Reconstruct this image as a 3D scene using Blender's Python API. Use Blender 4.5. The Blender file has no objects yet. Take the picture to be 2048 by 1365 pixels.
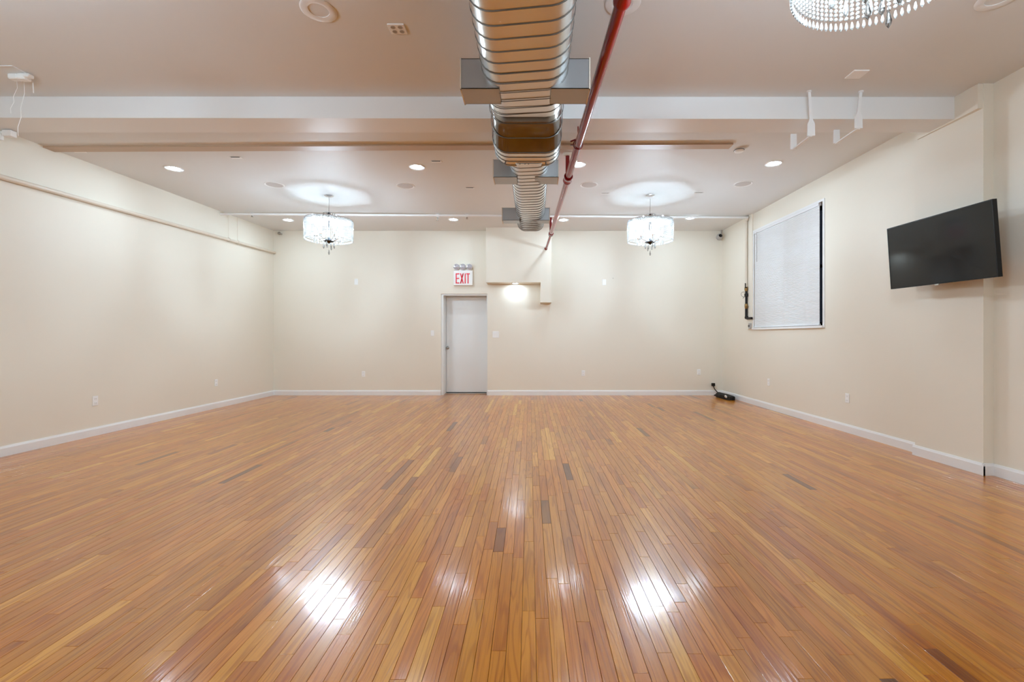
import bpy, math, random
from mathutils import Vector, Matrix, Euler
PI = math.pi
C = bpy.context.scene.collection
sc = bpy.context.scene

# ------------------------------------------------------------------ camera
FPX, VX, VY, CAMH = 900.0, 1068.0, 673.0, 1.23
cam_d = bpy.data.cameras.new('camera')
cam_d.sensor_width = 36.0
cam_d.lens = FPX / 2048 * 36
cam_d.shift_x = -(VX - 1024) / 2048
cam_d.shift_y = (VY - 682.5) / 2048
cam_d.clip_start = 0.05
cam = bpy.data.objects.new('camera', cam_d); C.objects.link(cam)
cam.location = (0, 0, CAMH); cam.rotation_euler = (PI/2, 0, 0)
sc.camera = cam

# ------------------------------------------------------------------ world and exposure
w = bpy.data.worlds.new('night'); sc.world = w; w.use_nodes = True
w.node_tree.nodes['Background'].inputs[0].default_value = (0.010, 0.013, 0.02, 1)
w.node_tree.nodes['Background'].inputs[1].default_value = 1.0
sc.view_settings.view_transform = 'Standard'
sc.view_settings.look = 'None'
sc.view_settings.exposure = 0.0
sc.view_settings.gamma = 1.0
sc.view_settings.use_curve_mapping = False
BULB_EM = 1000.0        # chandelier bulbs
LED_EM = 165.0         # recessed lights
sc.cycles.max_bounces = 8
sc.cycles.diffuse_bounces = 5
sc.cycles.glossy_bounces = 3
sc.cycles.transparent_max_bounces = 16
sc.cycles.adaptive_threshold = .02
sc.cycles.caustics_reflective = False
sc.cycles.caustics_refractive = False
sc.cycles.sample_clamp_indirect = 6.0

# ------------------------------------------------------------------ materials
def lin(c):
    return tuple(((x/255)/12.92 if x/255 <= .04045 else ((x/255+.055)/1.055)**2.4) for x in c) + (1,)

def new_mat(name):
    m = bpy.data.materials.new(name); m.use_nodes = True
    nt = m.node_tree; b = nt.nodes['Principled BSDF']
    return m, nt, b

def mat(name, col, rough=.5, metal=0.0, spec=.5, em=None, ems=0, bump=0, bscale=60, mottled=0, coat=0):
    m, nt, b = new_mat(name)
    b.inputs['Base Color'].default_value = lin(col)
    b.inputs['Roughness'].default_value = rough
    b.inputs['Metallic'].default_value = metal
    b.inputs['Specular IOR Level'].default_value = spec
    b.inputs['Coat Weight'].default_value = coat
    if em:
        b.inputs['Emission Color'].default_value = lin(em)
        b.inputs['Emission Strength'].default_value = ems
    tc = nt.nodes.new('ShaderNodeTexCoord')
    if bump:
        n = nt.nodes.new('ShaderNodeTexNoise'); n.inputs['Scale'].default_value = bscale
        n.inputs['Detail'].default_value = 4
        nt.links.new(tc.outputs['Object'], n.inputs['Vector'])
        bp = nt.nodes.new('ShaderNodeBump'); bp.inputs['Strength'].default_value = bump
        bp.inputs['Distance'].default_value = .01
        nt.links.new(n.outputs['Fac'], bp.inputs['Height'])
        nt.links.new(bp.outputs['Normal'], b.inputs['Normal'])
    if mottled:
        n = nt.nodes.new('ShaderNodeTexNoise'); n.inputs['Scale'].default_value = 1.3
        n.inputs['Detail'].default_value = 3
        nt.links.new(tc.outputs['Object'], n.inputs['Vector'])
        mx = nt.nodes.new('ShaderNodeMix'); mx.data_type = 'RGBA'
        a = lin(col); f = 1 - mottled
        mx.inputs['A'].default_value = a
        mx.inputs['B'].default_value = (a[0]*f, a[1]*f, a[2]*f, 1)
        nt.links.new(n.outputs['Fac'], mx.inputs['Factor'])
        nt.links.new(mx.outputs['Result'], b.inputs['Base Color'])
    return m

M = {}
M['wall'] = mat('cream_wall_paint', (238, 231, 217), .45, spec=.35, bump=.05, bscale=25, mottled=.03)
M['ceil'] = mat('ceiling_paint', (230, 230, 229), .6, spec=.3, bump=.12, bscale=2.2, mottled=.03)
M['beam'] = mat('beam_paint', (236, 236, 236), .45, spec=.35, bump=.1, bscale=3)
M['tan'] = mat('shade_toned_trim', (196, 172, 148), .5)  # tan stands in for the shade that darkens the ceiling band
M['white'] = mat('white_trim_paint', (240, 240, 240), .35, bump=.03, bscale=30)
M['door'] = mat('white_door_paint', (236, 237, 236), .4, bump=.03, bscale=12)
M['plastic'] = mat('white_plastic', (247, 247, 246), .35)
M['grey_plastic'] = mat('grey_plastic', (176, 172, 168), .45)
M['slot'] = mat('dark_slot', (40, 36, 34), .6)
M['black'] = mat('black_plastic', (10, 9, 10), .45, spec=.3)
M['screen'] = mat('black_screen_glass', (13, 14, 15), .09, spec=.5)
M['duct'] = mat('galvanised_steel', (224, 223, 220), .27, 1.0, bump=.05, bscale=9, mottled=.08)
M['smooth_steel'] = mat('smooth_bare_steel', (124, 118, 112), .16, 1.0)
M['seam'] = mat('dull_steel_seam', (112, 108, 104), .42, .9)
M['box_steel'] = mat('grey_sheet_steel', (176, 178, 180), .36, .85)
M['red'] = mat('red_gloss_paint', (150, 2, 6), .12, coat=.2)
M['dkred'] = mat('dark_red_paint', (120, 4, 10), .25, coat=.4)
M['pipewhite'] = mat('cream_pipe_paint', (226, 214, 198), .35)
M['chrome'] = mat('polished_chrome', (225, 226, 230), .12, 1.0)
M['nickel'] = mat('satin_nickel', (170, 164, 156), .3, 1.0)
M['brass'] = mat('aged_brass', (150, 118, 74), .35, .9)
M['iron'] = mat('black_iron', (34, 30, 30), .45, .5)
M['exitwhite'] = mat('sign_face_white', (245, 240, 238), .4, em=(255, 240, 236), ems=.25)
M['exitred'] = mat('sign_letter_red', (206, 22, 48), .4, em=(206, 22, 48), ems=.25)
M['blind'] = mat('blind_vinyl', (238, 238, 240), .42)
M['sub'] = mat('dark_subfloor', (58, 36, 20), .8)
M['grille'] = mat('speaker_grille_cloth', (206, 200, 196), .7, bump=.3, bscale=400)
M['lens'] = mat('clear_lamp_lens', (200, 200, 210), .1, .4)
M['candle'] = mat('candle_sleeve', (235, 235, 235), .3)

LAMP = (.78, 1.0, 1.18)      # cool white lamps, linear
def emis(name, col, s):
    m = bpy.data.materials.new(name); m.use_nodes = True
    nt = m.node_tree; nt.nodes.clear()
    e = nt.nodes.new('ShaderNodeEmission'); e.inputs[0].default_value = LAMP + (1,); e.inputs[1].default_value = s
    o = nt.nodes.new('ShaderNodeOutputMaterial'); nt.links.new(e.outputs[0], o.inputs[0])
    return m
M['bulb'] = emis('bulb_glow', (255, 250, 246), BULB_EM)
M['led'] = emis('led_glow', (255, 250, 242), LED_EM)
M['led_strong'] = emis('led_soffit_glow', (255, 248, 236), LED_EM*.75)

def crystal_mat(name, clear, al):
    m = bpy.data.materials.new(name); m.use_nodes = True
    nt = m.node_tree; nt.nodes.clear()
    tr = nt.nodes.new('ShaderNodeBsdfTransparent'); tr.inputs[0].default_value = (.97, .985, 1, 1)
    tl = nt.nodes.new('ShaderNodeBsdfTranslucent'); tl.inputs[0].default_value = (al, al*.93, al*.86, 1)
    df = nt.nodes.new('ShaderNodeBsdfDiffuse'); df.inputs[0].default_value = (al, al*.93, al*.86, 1)
    gl = nt.nodes.new('ShaderNodeBsdfGlossy'); gl.inputs['Roughness'].default_value = .08
    a = nt.nodes.new('ShaderNodeMixShader'); a.inputs[0].default_value = .5
    b = nt.nodes.new('ShaderNodeMixShader'); b.inputs[0].default_value = clear
    c = nt.nodes.new('ShaderNodeMixShader')
    fr = nt.nodes.new('ShaderNodeFresnel'); fr.inputs[0].default_value = 1.7
    nt.links.new(tl.outputs[0], a.inputs[1]); nt.links.new(df.outputs[0], a.inputs[2])
    nt.links.new(a.outputs[0], b.inputs[1]); nt.links.new(tr.outputs[0], b.inputs[2])
    nt.links.new(fr.outputs[0], c.inputs[0])
    nt.links.new(b.outputs[0], c.inputs[1]); nt.links.new(gl.outputs[0], c.inputs[2])
    o = nt.nodes.new('ShaderNodeOutputMaterial'); nt.links.new(c.outputs[0], o.inputs[0])
    return m
M['crystal'] = crystal_mat('cut_crystal', .80, .70)
M['glow_screen'] = crystal_mat('glow_screen_crystal', .42, .75)  # mixed for the added chains that hold back the ceiling glow
M['dark'] = mat('night_dark_frame', (12, 9, 9), .8, spec=.2)
M['steel_dark'] = mat('smoked_chrome', (62, 64, 68), .25, 1.0)

def glass_mat():
    m, nt, b = new_mat('window_glass')
    b.inputs['Base Color'].default_value = (.8, .85, .9, 1)
    b.inputs['Roughness'].default_value = .02
    b.inputs['Transmission Weight'].default_value = 1.0
    return m
M['glass'] = glass_mat()

def wood_mat():
    m, nt, b = new_mat('varnished_oak_strips')
    N = nt.nodes.new; L = nt.links.new
    at = N('ShaderNodeAttribute'); at.attribute_name = 'tone'
    sep = N('ShaderNodeSeparateColor'); L(at.outputs['Color'], sep.inputs[0])
    geo = N('ShaderNodeNewGeometry')
    off = N('ShaderNodeCombineXYZ')
    k = N('ShaderNodeMath'); k.operation = 'MULTIPLY'; k.inputs[1].default_value = 37.0
    L(sep.outputs[1], k.inputs[0]); L(k.outputs[0], off.inputs[0]); L(k.outputs[0], off.inputs[2])
    k2 = N('ShaderNodeMath'); k2.operation = 'MULTIPLY'; k2.inputs[1].default_value = 91.0
    L(sep.outputs[1], k2.inputs[0]); L(k2.outputs[0], off.inputs[1])
    add = N('ShaderNodeVectorMath'); add.operation = 'ADD'
    L(geo.outputs['Position'], add.inputs[0]); L(off.outputs[0], add.inputs[1])
    def noise(scale_vec, sc_, det, dist=0):
        mp = N('ShaderNodeVectorMath'); mp.operation = 'MULTIPLY'; mp.inputs[1].default_value = scale_vec
        L(add.outputs[0], mp.inputs[0])
        n = N('ShaderNodeTexNoise'); n.inputs['Scale'].default_value = sc_
        n.inputs['Detail'].default_value = det; n.inputs['Distortion'].default_value = dist
        L(mp.outputs[0], n.inputs['Vector']); return n
    # base tone per strip
    cr = N('ShaderNodeValToRGB'); e = cr.color_ramp.elements
    cols = [(0, (104, 58, 26)), (.1, (142, 80, 32)), (.3, (182, 105, 40)), (.6, (204, 126, 51)), (.85, (216, 141, 60)), (1, (232, 168, 82))]
    e[0].position = 0; e[0].color = lin(cols[0][1]); e[1].position = 1; e[1].color = lin(cols[-1][1])
    for p, c_ in cols[1:-1]:
        x = e.new(p); x.color = lin(c_)
    L(sep.outputs[0], cr.inputs[0])
    # grain: wavy cathedral lines made of a stretched noise turned into bands
    g1 = noise((9, .55, 9), 1.6, 2, .35)
    mul = N('ShaderNodeMath'); mul.operation = 'MULTIPLY'; mul.inputs[1].default_value = 46
    L(g1.outputs['Fac'], mul.inputs[0])
    sn = N('ShaderNodeMath'); sn.operation = 'SINE'; L(mul.outputs[0], sn.inputs[0])
    mr = N('ShaderNodeMapRange'); mr.inputs[1].default_value = .2; mr.inputs[2].default_value = 1
    L(sn.outputs[0], mr.inputs[0])
    g2 = noise((150, 4, 150), 1.0, 3)
    mr2 = N('ShaderNodeMapRange'); mr2.inputs[1].default_value = .48; mr2.inputs[2].default_value = .75
    L(g2.outputs['Fac'], mr2.inputs[0])
    mx = N('ShaderNodeMix'); mx.data_type = 'RGBA'; mx.blend_type = 'MULTIPLY'
    mx.inputs['B'].default_value = (.74, .60, .46, 1)
    f1 = N('ShaderNodeMath'); f1.operation = 'MULTIPLY'; f1.inputs[1].default_value = .8
    L(mr.outputs[0], f1.inputs[0]); L(f1.outputs[0], mx.inputs['Factor'])
    L(cr.outputs[0], mx.inputs['A'])
    mx2 = N('ShaderNodeMix'); mx2.data_type = 'RGBA'; mx2.blend_type = 'MULTIPLY'
    mx2.inputs['B'].default_value = (.70, .55, .42, 1)
    f2 = N('ShaderNodeMath'); f2.operation = 'MULTIPLY'; f2.inputs[1].default_value = .7
    L(mr2.outputs[0], f2.inputs[0]); L(f2.outputs[0], mx2.inputs['Factor'])
    L(mx.outputs['Result'], mx2.inputs['A'])
    # slow tone drift and rare dark knots / mineral streaks
    g3 = noise((6, .8, 6), 1.0, 2)
    mr3 = N('ShaderNodeMapRange'); mr3.inputs[1].default_value = .60; mr3.inputs[2].default_value = .80
    L(g3.outputs['Fac'], mr3.inputs[0])
    mx3 = N('ShaderNodeMix'); mx3.data_type = 'RGBA'; mx3.blend_type = 'MULTIPLY'
    mx3.inputs['B'].default_value = (.55, .46, .42, 1)
    L(mr3.outputs[0], mx3.inputs['Factor']); L(mx2.outputs['Result'], mx3.inputs['A'])
    # hue per strip (redder / yellower)
    hs = N('ShaderNodeHueSaturation')
    mr4 = N('ShaderNodeMapRange'); mr4.inputs[3].default_value = .499; mr4.inputs[4].default_value = .511
    L(sep.outputs[2], mr4.inputs[0]); L(mr4.outputs[0], hs.inputs['Hue'])
    hs.inputs['Saturation'].default_value = 1.04
    hs.inputs['Value'].default_value = 1.0
    L(mx3.outputs['Result'], hs.inputs['Color'])
    L(hs.outputs[0], b.inputs['Base Color'])
    b.inputs['Roughness'].default_value = .28
    b.inputs['Specular IOR Level'].default_value = .42
    b.inputs['Coat Weight'].default_value = .6; b.inputs['Coat Roughness'].default_value = .12
    bp = N('ShaderNodeBump'); bp.inputs['Strength'].default_value = .045; bp.inputs['Distance'].default_value = .004
    ad = N('ShaderNodeMath'); ad.operation = 'ADD'
    L(mr.outputs[0], ad.inputs[0]); L(mr2.outputs[0], ad.inputs[1])
    L(ad.outputs[0], bp.inputs['Height'])
    L(bp.outputs[0], b.inputs['Normal']); L(bp.outputs[0], b.inputs['Coat Normal'])
    return m
M['wood'] = wood_mat()

# ------------------------------------------------------------------ mesh helpers
class MB:
    def __init__(s): s.v = []; s.f = []
    def add(s, vs, fs):
        o = len(s.v); s.v += [tuple(v) for v in vs]; s.f += [tuple(i+o for i in f) for f in fs]; return s
    def hexa(s, p):   # 8 points: bottom loop then top loop
        return s.add(p, [(3,2,1,0), (4,5,6,7), (0,1,5,4), (1,2,6,5), (2,3,7,6), (3,0,4,7)])
    def box(s, x0, x1, y0, y1, z0, z1, mtx=None):
        p = [(x0,y0,z0),(x1,y0,z0),(x1,y1,z0),(x0,y1,z0),(x0,y0,z1),(x1,y0,z1),(x1,y1,z1),(x0,y1,z1)]
        if mtx: p = [mtx @ Vector(q) for q in p]
        return s.hexa(p)
    def rbox(s, x0, x1, y0, y1, z0, z1, b, mtx=None):   # box with all edges chamfered by b
        vs, fs, idx = [], [], {}
        lo, hi = (x0, y0, z0), (x1, y1, z1)
        for i in (0, 1):
            for j in (0, 1):
                for k in (0, 1):
                    c = [(lo, hi)[q][n] for n, q in enumerate((i, j, k))]
                    sg = [1 if q == 0 else -1 for q in (i, j, k)]
                    for ax in range(3):
                        q = [c[n] + (0 if n == ax else sg[n]*b) for n in range(3)]
                        idx[(i, j, k, ax)] = len(vs); vs.append(q)
        for ax in range(3):
            o = [n for n in range(3) if n != ax]
            for sd in (0, 1):
                def key(a, b_):
                    t = [0, 0, 0]; t[ax] = sd; t[o[0]] = a; t[o[1]] = b_
                    return tuple(t) + (ax,)
                fs.append([idx[key(0,0)], idx[key(1,0)], idx[key(1,1)], idx[key(0,1)]])
            for a in (0, 1):
                for b_ in (0, 1):
                    def k2(e, axx):
                        t = [0, 0, 0]; t[ax] = e; t[o[0]] = a; t[o[1]] = b_
                        return tuple(t) + (axx,)
                    fs.append([idx[k2(0,o[0])], idx[k2(1,o[0])], idx[k2(1,o[1])], idx[k2(0,o[1])]])
        for i in (0, 1):
            for j in (0, 1):
                for k in (0, 1):
                    fs.append([idx[(i,j,k,n)] for n in range(3)])
        if mtx: vs = [mtx @ Vector(q) for q in vs]
        return s.add(vs, fs)
    def tube(s, path, r, n=12, cap=True, rs=None):
        path = [Vector(p) for p in path]; vs = []; fs = []
        up = None
        for i, p in enumerate(path):
            d = (path[min(i+1, len(path)-1)] - path[max(i-1, 0)]).normalized()
            if up is None:
                up = d.cross(Vector((0,0,1)))
                if up.length < .05: up = d.cross(Vector((1,0,0)))
                up.normalize()
            u = (up - d*up.dot(d)).normalized(); v = d.cross(u); up = u
            rr = rs[i] if rs else r
            for k in range(n):
                a = 2*PI*k/n; vs.append(p + (u*math.cos(a) + v*math.sin(a))*rr)
        for i in range(len(path)-1):
            for k in range(n):
                k2 = (k+1) % n; fs.append((i*n+k, i*n+k2, (i+1)*n+k2, (i+1)*n+k))
        if cap:
            fs.append(tuple(range(n-1, -1, -1))); fs.append(tuple((len(path)-1)*n + k for k in range(n)))
        return s.add(vs, fs)
    def lathe(s, prof, loc=(0,0,0), n=24, mtx=None):   # prof: (r, z) pairs
        vs, fs = [], []
        for r, z in prof:
            for k in range(n):
                a = 2*PI*k/n; vs.append(Vector((max(r, 1e-5)*math.cos(a), max(r, 1e-5)*math.sin(a), z)))
        for i in range(len(prof)-1):
            for k in range(n):
                k2 = (k+1) % n; fs.append((i*n+k, i*n+k2, (i+1)*n+k2, (i+1)*n+k))
        m_ = mtx if mtx else Matrix.Identity(4)
        return s.add([(m_ @ v) + Vector(loc) for v in vs], fs)
    def ring(s, R, r, loc=(0,0,0), n=32, m=8, mtx=None):
        vs, fs = [], []
        for i in range(n):
            a = 2*PI*i/n
            for j in range(m):
                b = 2*PI*j/m
                vs.append(Vector(((R+r*math.cos(b))*math.cos(a), (R+r*math.cos(b))*math.sin(a), r*math.sin(b))))
        for i in range(n):
            for j in range(m):
                i2, j2 = (i+1) % n, (j+1) % m
                fs.append((i*m+j, i2*m+j, i2*m+j2, i*m+j2))
        m_ = mtx if mtx else Matrix.Identity(4)
        return s.add([(m_ @ v) + Vector(loc) for v in vs], fs)
    def loops(s, loops, cap0=True, cap1=True, closed=True):
        n = len(loops[0]); vs = [p for l in loops for p in l]; fs = []
        for i in range(len(loops)-1):
            for k in range(n if closed else n-1):
                k2 = (k+1) % n; fs.append((i*n+k, i*n+k2, (i+1)*n+k2, (i+1)*n+k))
        if cap0: fs.append(tuple(range(n-1, -1, -1)))
        if cap1: fs.append(tuple((len(loops)-1)*n + k for k in range(n)))
        return s.add(vs, fs)
    def prism(s, poly, y0, y1, mtx=None):    # poly in (x, z), extruded along y
        n = len(poly)
        vs = [Vector((x, y0, z)) for x, z in poly] + [Vector((x, y1, z)) for x, z in poly]
        fs = [tuple(range(n)), tuple(range(2*n-1, n-1, -1))] + [(i, (i+1) % n, n+(i+1) % n, n+i) for i in range(n)]
        if mtx: vs = [mtx @ v for v in vs]
        return s.add(vs, fs)
    def build(s, name, m, parent=None, smooth=False, origin=None):
        me = bpy.data.meshes.new(name)
        vs = s.v
        if origin: vs = [(v[0]-origin[0], v[1]-origin[1], v[2]-origin[2]) for v in s.v]
        me.from_pydata(vs, [], s.f); me.validate()
        import bmesh
        bm = bmesh.new(); bm.from_mesh(me); bmesh.ops.recalc_face_normals(bm, faces=bm.faces); bm.to_mesh(me); bm.free()
        if smooth:
            for p in me.polygons: p.use_smooth = True
            try: me.set_sharp_from_angle(angle=math.radians(40))
            except Exception: pass
        me.materials.append(M[m])
        o = bpy.data.objects.new(name, me); C.objects.link(o)
        if origin: o.location = origin
        if parent: o.parent = parent
        return o

def tag(o, label=None, cat=None, group=None, kind=None):
    if label: o['label'] = label
    if cat: o['category'] = cat
    if group: o['group'] = group
    if kind: o['kind'] = kind
    return o

def empty(name, loc=(0,0,0), rz=0, label=None, cat=None, group=None, kind=None):
    o = bpy.data.objects.new(name, None); C.objects.link(o)
    o.location = loc; o.rotation_euler = (0, 0, rz); o.empty_display_size = .1
    return tag(o, label, cat, group, kind)

def copy_tree(o, parent=None):
    c = o.copy(); C.objects.link(c); c.parent = parent
    for ch in list(o.children): copy_tree(ch, c)
    return c

# ------------------------------------------------------------------ measured room
ZB = 9.38                       # distance of the back wall
XL = -5.43                      # left wall
YF = -3.2                       # wall behind the viewer
def rwx(y): return 3.92 + (ZB - y)*.0235          # right wall, a hair out of square
def at(px, py, y): return Vector(((px-VX)*y/FPX, y, CAMH + (VY-py)*y/FPX))
def h_front(x): return 2.260 - .0055*x
def h_rear(x, y):
    t = (ZB - y)/(ZB - 4.5)
    return 2.2*(1-t) + (2.172 + .0134*x)*t
def ceil_at(px, py, front=False):
    h = 2.2
    for _ in range(12):
        y = FPX*h/(VY-py); x = (px-VX)*y/FPX
        h = h_front(x) if front else h_rear(x, y)
    return Vector((x, y, CAMH+h))
def rw_at(px, off=0):            # depth on the right wall of an image column
    k = (px-VX)/FPX
    return (3.92 + ZB*.0235 - off)/(k + .0235)

# ------------------------------------------------------------------ structure
T = .12
def struct(name, mb, m, parent=None, label=None, smooth=False):
    o = mb.build(name, m, parent, smooth)
    if parent is None: o['kind'] = 'structure'
    if label: o['label'] = label
    return o

HT = 3.75
struct('wall_left', MB().box(XL-T, XL, YF-T, ZB+.5, -.05, HT), 'wall', label='long cream wall carrying a thin painted pipe')

# back wall with door opening
DX0, DX1, DZ, DREC = -1.938, -.969, CAMH+.886, .30
bw = MB()
bw.box(XL-T, DX0, ZB, ZB+.5, -.05, HT)
bw.box(DX1, 4.3, ZB, ZB+.5, -.05, HT)
bw.box(DX0, DX1, ZB, ZB+.5, DZ, HT)
struct('wall_back', bw, 'wall', label='cream end wall with a recessed door')
# boxed soffit with its dropped end on the back wall
YS = ZB-.30
sf = MB()
sf.box(-.969, .353, YS, ZB+.01, CAMH+1.09, HT)
sf.box(.131, .353, YS, ZB+.01, CAMH+.686, CAMH+1.09)
struct('wall_soffit', sf, 'wall', label='boxed out soffit stepping down beside the exit door')

# right wall with window opening
WY0, WY1, WZ0, WZ1 = 6.212, 8.07, CAMH+.15, CAMH+1.868     # clear opening
rw = MB()
def rwbox(mb, y0, y1, z0, z1, o0=0.0, o1=-T):
    return mb.hexa([(rwx(y0)-o0, y0, z0), (rwx(y0)-o1, y0, z0), (rwx(y1)-o1, y1, z0), (rwx(y1)-o0, y1, z0),
                    (rwx(y0)-o0, y0, z1), (rwx(y0)-o1, y0, z1), (rwx(y1)-o1, y1, z1), (rwx(y1)-o0, y1, z1)])
rwbox(rw, WY1, ZB+.3, -.05, HT, 0, -.2)
rwbox(rw, 4.3, WY0, -.05, HT, 0, -.2)
rwbox(rw, WY0, WY1, -.05, WZ0, 0, -.2)
rwbox(rw, WY0, WY1, WZ1, HT, 0, -.2)
rw.box(4.065, 4.24, YF-T, 4.3, -.05, HT)
struct('wall_right', rw, 'wall', label='cream side wall with a blinded window')
PX, PY0, PY1 = 3.975, 3.98, 4.66
pl = MB().hexa([(PX, PY0, -.05), (4.2, PY0, -.05), (4.2, PY1, -.05), (PX-.03, PY1, -.05),
                (PX, PY0, HT), (4.2, PY0, HT), (4.2, PY1, HT), (PX-.03, PY1, HT)])
struct('wall_pillar', pl, 'wall', label='shallow wall pier behind the television')
struct('trim_1', MB().box(3.93, 4.1, 3.985, 4.62, CAMH+2.02, CAMH+2.245), 'wall', label='plaster cap where the beam meets the pier')
struct('wall_front', MB().box(XL-T, 4.3, YF-T, YF, -.05, HT), 'wall')

# ceiling: front and rear fields
def cpatch(x0, x1, y0, y1, hf, nx=12, ny=10, th=.12):
    mb = MB(); vs = []; fs = []
    for j in range(ny+1):
        for i in range(nx+1):
            x = x0+(x1-x0)*i/nx; y = y0+(y1-y0)*j/ny
            vs.append((x, y, CAMH+hf(x, y)))
    m = (nx+1)*(ny+1)
    vs += [(a, b, c+th) for a, b, c in vs]
    for j in range(ny):
        for i in range(nx):
            a = j*(nx+1)+i; f = (a, a+1, a+nx+2, a+nx+1); fs.append(f); fs.append(tuple(q+m for q in f))
    return mb.add(vs, fs)
cl = cpatch(XL-T, 4.3, YF-T, 4.45, lambda x, y: h_front(x))
cl2 = cpatch(XL-T, 4.3, 4.35, ZB+.5, lambda x, y: h_rear(x, y))
cl.add(cl2.v, cl2.f)
ce = struct('ceiling', cl, 'ceil', label='pale painted ceiling', smooth=True)
# beam
def bt(x): t = (x-XL)/(3.98-XL); return t
def beam_pt(x, rear):
    t = bt(x); y = (4.61*(1-t)+4.48*t) if rear else (4.295*(1-t)+4.205*t)
    return y
bm_ = MB(); xa, xb = XL-.05, 3.94
zb = lambda x: CAMH + (2.088*(1-bt(x)) + 2.03*bt(x))
bm_.hexa([(xa, beam_pt(xa,0), zb(xa)), (xb, beam_pt(xb,0), zb(xb)), (xb, beam_pt(xb,1), zb(xb)), (xa, beam_pt(xa,1), zb(xa)),
          (xa, beam_pt(xa,0), 3.6), (xb, beam_pt(xb,0), 3.6), (xb, beam_pt(xb,1), 3.6), (xa, beam_pt(xa,1), 3.6)])
struct('ceiling_beam', bm_, 'beam', label='pale blue-white ceiling beam spanning the room')
# flat batten on the rear ceiling, its shade painted in as a darker tone
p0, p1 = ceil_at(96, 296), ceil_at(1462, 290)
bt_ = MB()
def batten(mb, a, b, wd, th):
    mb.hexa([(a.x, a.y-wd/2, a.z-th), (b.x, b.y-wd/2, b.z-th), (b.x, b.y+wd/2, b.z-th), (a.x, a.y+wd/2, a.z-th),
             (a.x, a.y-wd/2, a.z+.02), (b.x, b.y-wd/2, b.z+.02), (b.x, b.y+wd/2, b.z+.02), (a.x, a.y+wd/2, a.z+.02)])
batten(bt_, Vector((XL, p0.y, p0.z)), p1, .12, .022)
struct('trim_2', bt_, 'tan', label='flat batten across the ceiling behind the beam, shade put into its tan colour')

# baseboards
BH = .105
def bprof(mb, a, b, nrm):       # stepped profile swept from a to b, nrm points into the room
    a = Vector(a); b = Vector(b); n = Vector(nrm).normalized()
    prof = [(0, 0), (.016, 0), (.016, BH-.022), (.011, BH-.010), (.008, BH), (0, BH)]
    l0 = [a + n*o + Vector((0,0,z)) for o, z in prof]; l1 = [b + n*o + Vector((0,0,z)) for o, z in prof]
    mb.loops([l0, l1])
m_ = MB(); bprof(m_, (XL, YF, 0), (XL, ZB, 0), (1, 0, 0)); struct('baseboard_left', m_, 'white')
m_ = MB(); bprof(m_, (XL, ZB, 0), (DX0, ZB, 0), (0, -1, 0)); bprof(m_, (DX1, ZB, 0), (rwx(ZB), ZB, 0), (0, -1, 0)); struct('baseboard_back', m_, 'white')
m_ = MB(); bprof(m_, (rwx(ZB), ZB, 0), (rwx(PY1), PY1, 0), (-1, 0, 0)); bprof(m_, (PX-.03, PY1+.016, 0), (PX, PY0-.016, 0), (-1, 0, 0))
bprof(m_, (PX-.016, PY0, 0), (4.065, PY0, 0), (0, -1, 0)); bprof(m_, (4.065, PY0, 0), (4.065, YF, 0), (-1, 0, 0)); struct('baseboard_right', m_, 'white')

# ------------------------------------------------------------------ floor of oak strips
rnd = random.Random(7)
ANG = math.radians(.57)
fl = MB().box(XL-T, 4.3, YF-T, ZB+.6, -.06, -.0075)
floor = struct('floor', fl, 'sub', label='varnished oak strip floor')
PW, GAP = .0585, .0011
ca, sa = math.cos(ANG), math.sin(ANG)
def rot(x, y):                   # strips run a hair off square
    return (x*ca - y*sa, x*sa + y*ca)
planks = []
ncol = int((4.35-(XL-.2))/PW)+3
for i in range(ncol):
    x0 = XL-.16 + i*PW
    y = YF-.1 - rnd.uniform(0, 1)
    while y < ZB+.5:
        ln = rnd.choice([rnd.uniform(.25, .6), rnd.uniform(.5, 1.1), rnd.uniform(.8, 1.6)])
        y1 = min(y+ln, ZB+.52)
        tone = min(.86, max(0, rnd.gauss(.58, .13)))
        if rnd.random() < .04 and ln < .7: tone = rnd.uniform(0, .22)
        if rnd.random() < .025: tone = rnd.uniform(.85, .98)
        ax, ay = max(x0, -9), max(y, YF-.1)
        if y1 > YF-.05:
            planks.append((x0+GAP/2, x0+PW-GAP/2, max(y, YF-.1)+GAP/2, y1-GAP/2, tone, rnd.random(), rnd.random(),
                           [rnd.uniform(-.00030, .00030) for _ in range(4)]))
        y = y1
def plank_geo(p):
    x0, x1, y0, y1, tone, seed, hue, dz = p
    b = .0009
    cx = [(x0+b, y0+b), (x1-b, y0+b), (x1-b, y1-b), (x0+b, y1-b)]
    co = [(x0, y0), (x1, y0), (x1, y1), (x0, y1)]
    top = [rot(*q)+(dz[k],) for k, q in enumerate(cx)]
    mid = [rot(*q)+(-.0011,) for q in co]
    bot = [rot(*q)+(-.0075,) for q in co]
    vs = top+mid+bot
    fs = [(0,1,2,3)] + [(4+k, 4+(k+1)%4, (k+1)%4, k) for k in range(4)] + [(8+k, 8+(k+1)%4, 4+(k+1)%4, 4+k) for k in range(4)]
    return vs, fs
def screen_area(p):
    c = []
    for x, y in ((p[0], p[2]), (p[1], p[2]), (p[1], p[3]), (p[0], p[3])):
        x, y = rot(x, y); y = max(y, 1.6)
        c.append((VX+FPX*x/y, VY+FPX*CAMH/y))
    c = [(min(max(a, 0), 2048), min(max(b, 0), 1365)) for a, b in c]
    return abs(sum(c[k][0]*c[(k+1)%4][1]-c[(k+1)%4][0]*c[k][1] for k in range(4)))/2
order = sorted(planks, key=screen_area, reverse=True)
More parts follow.
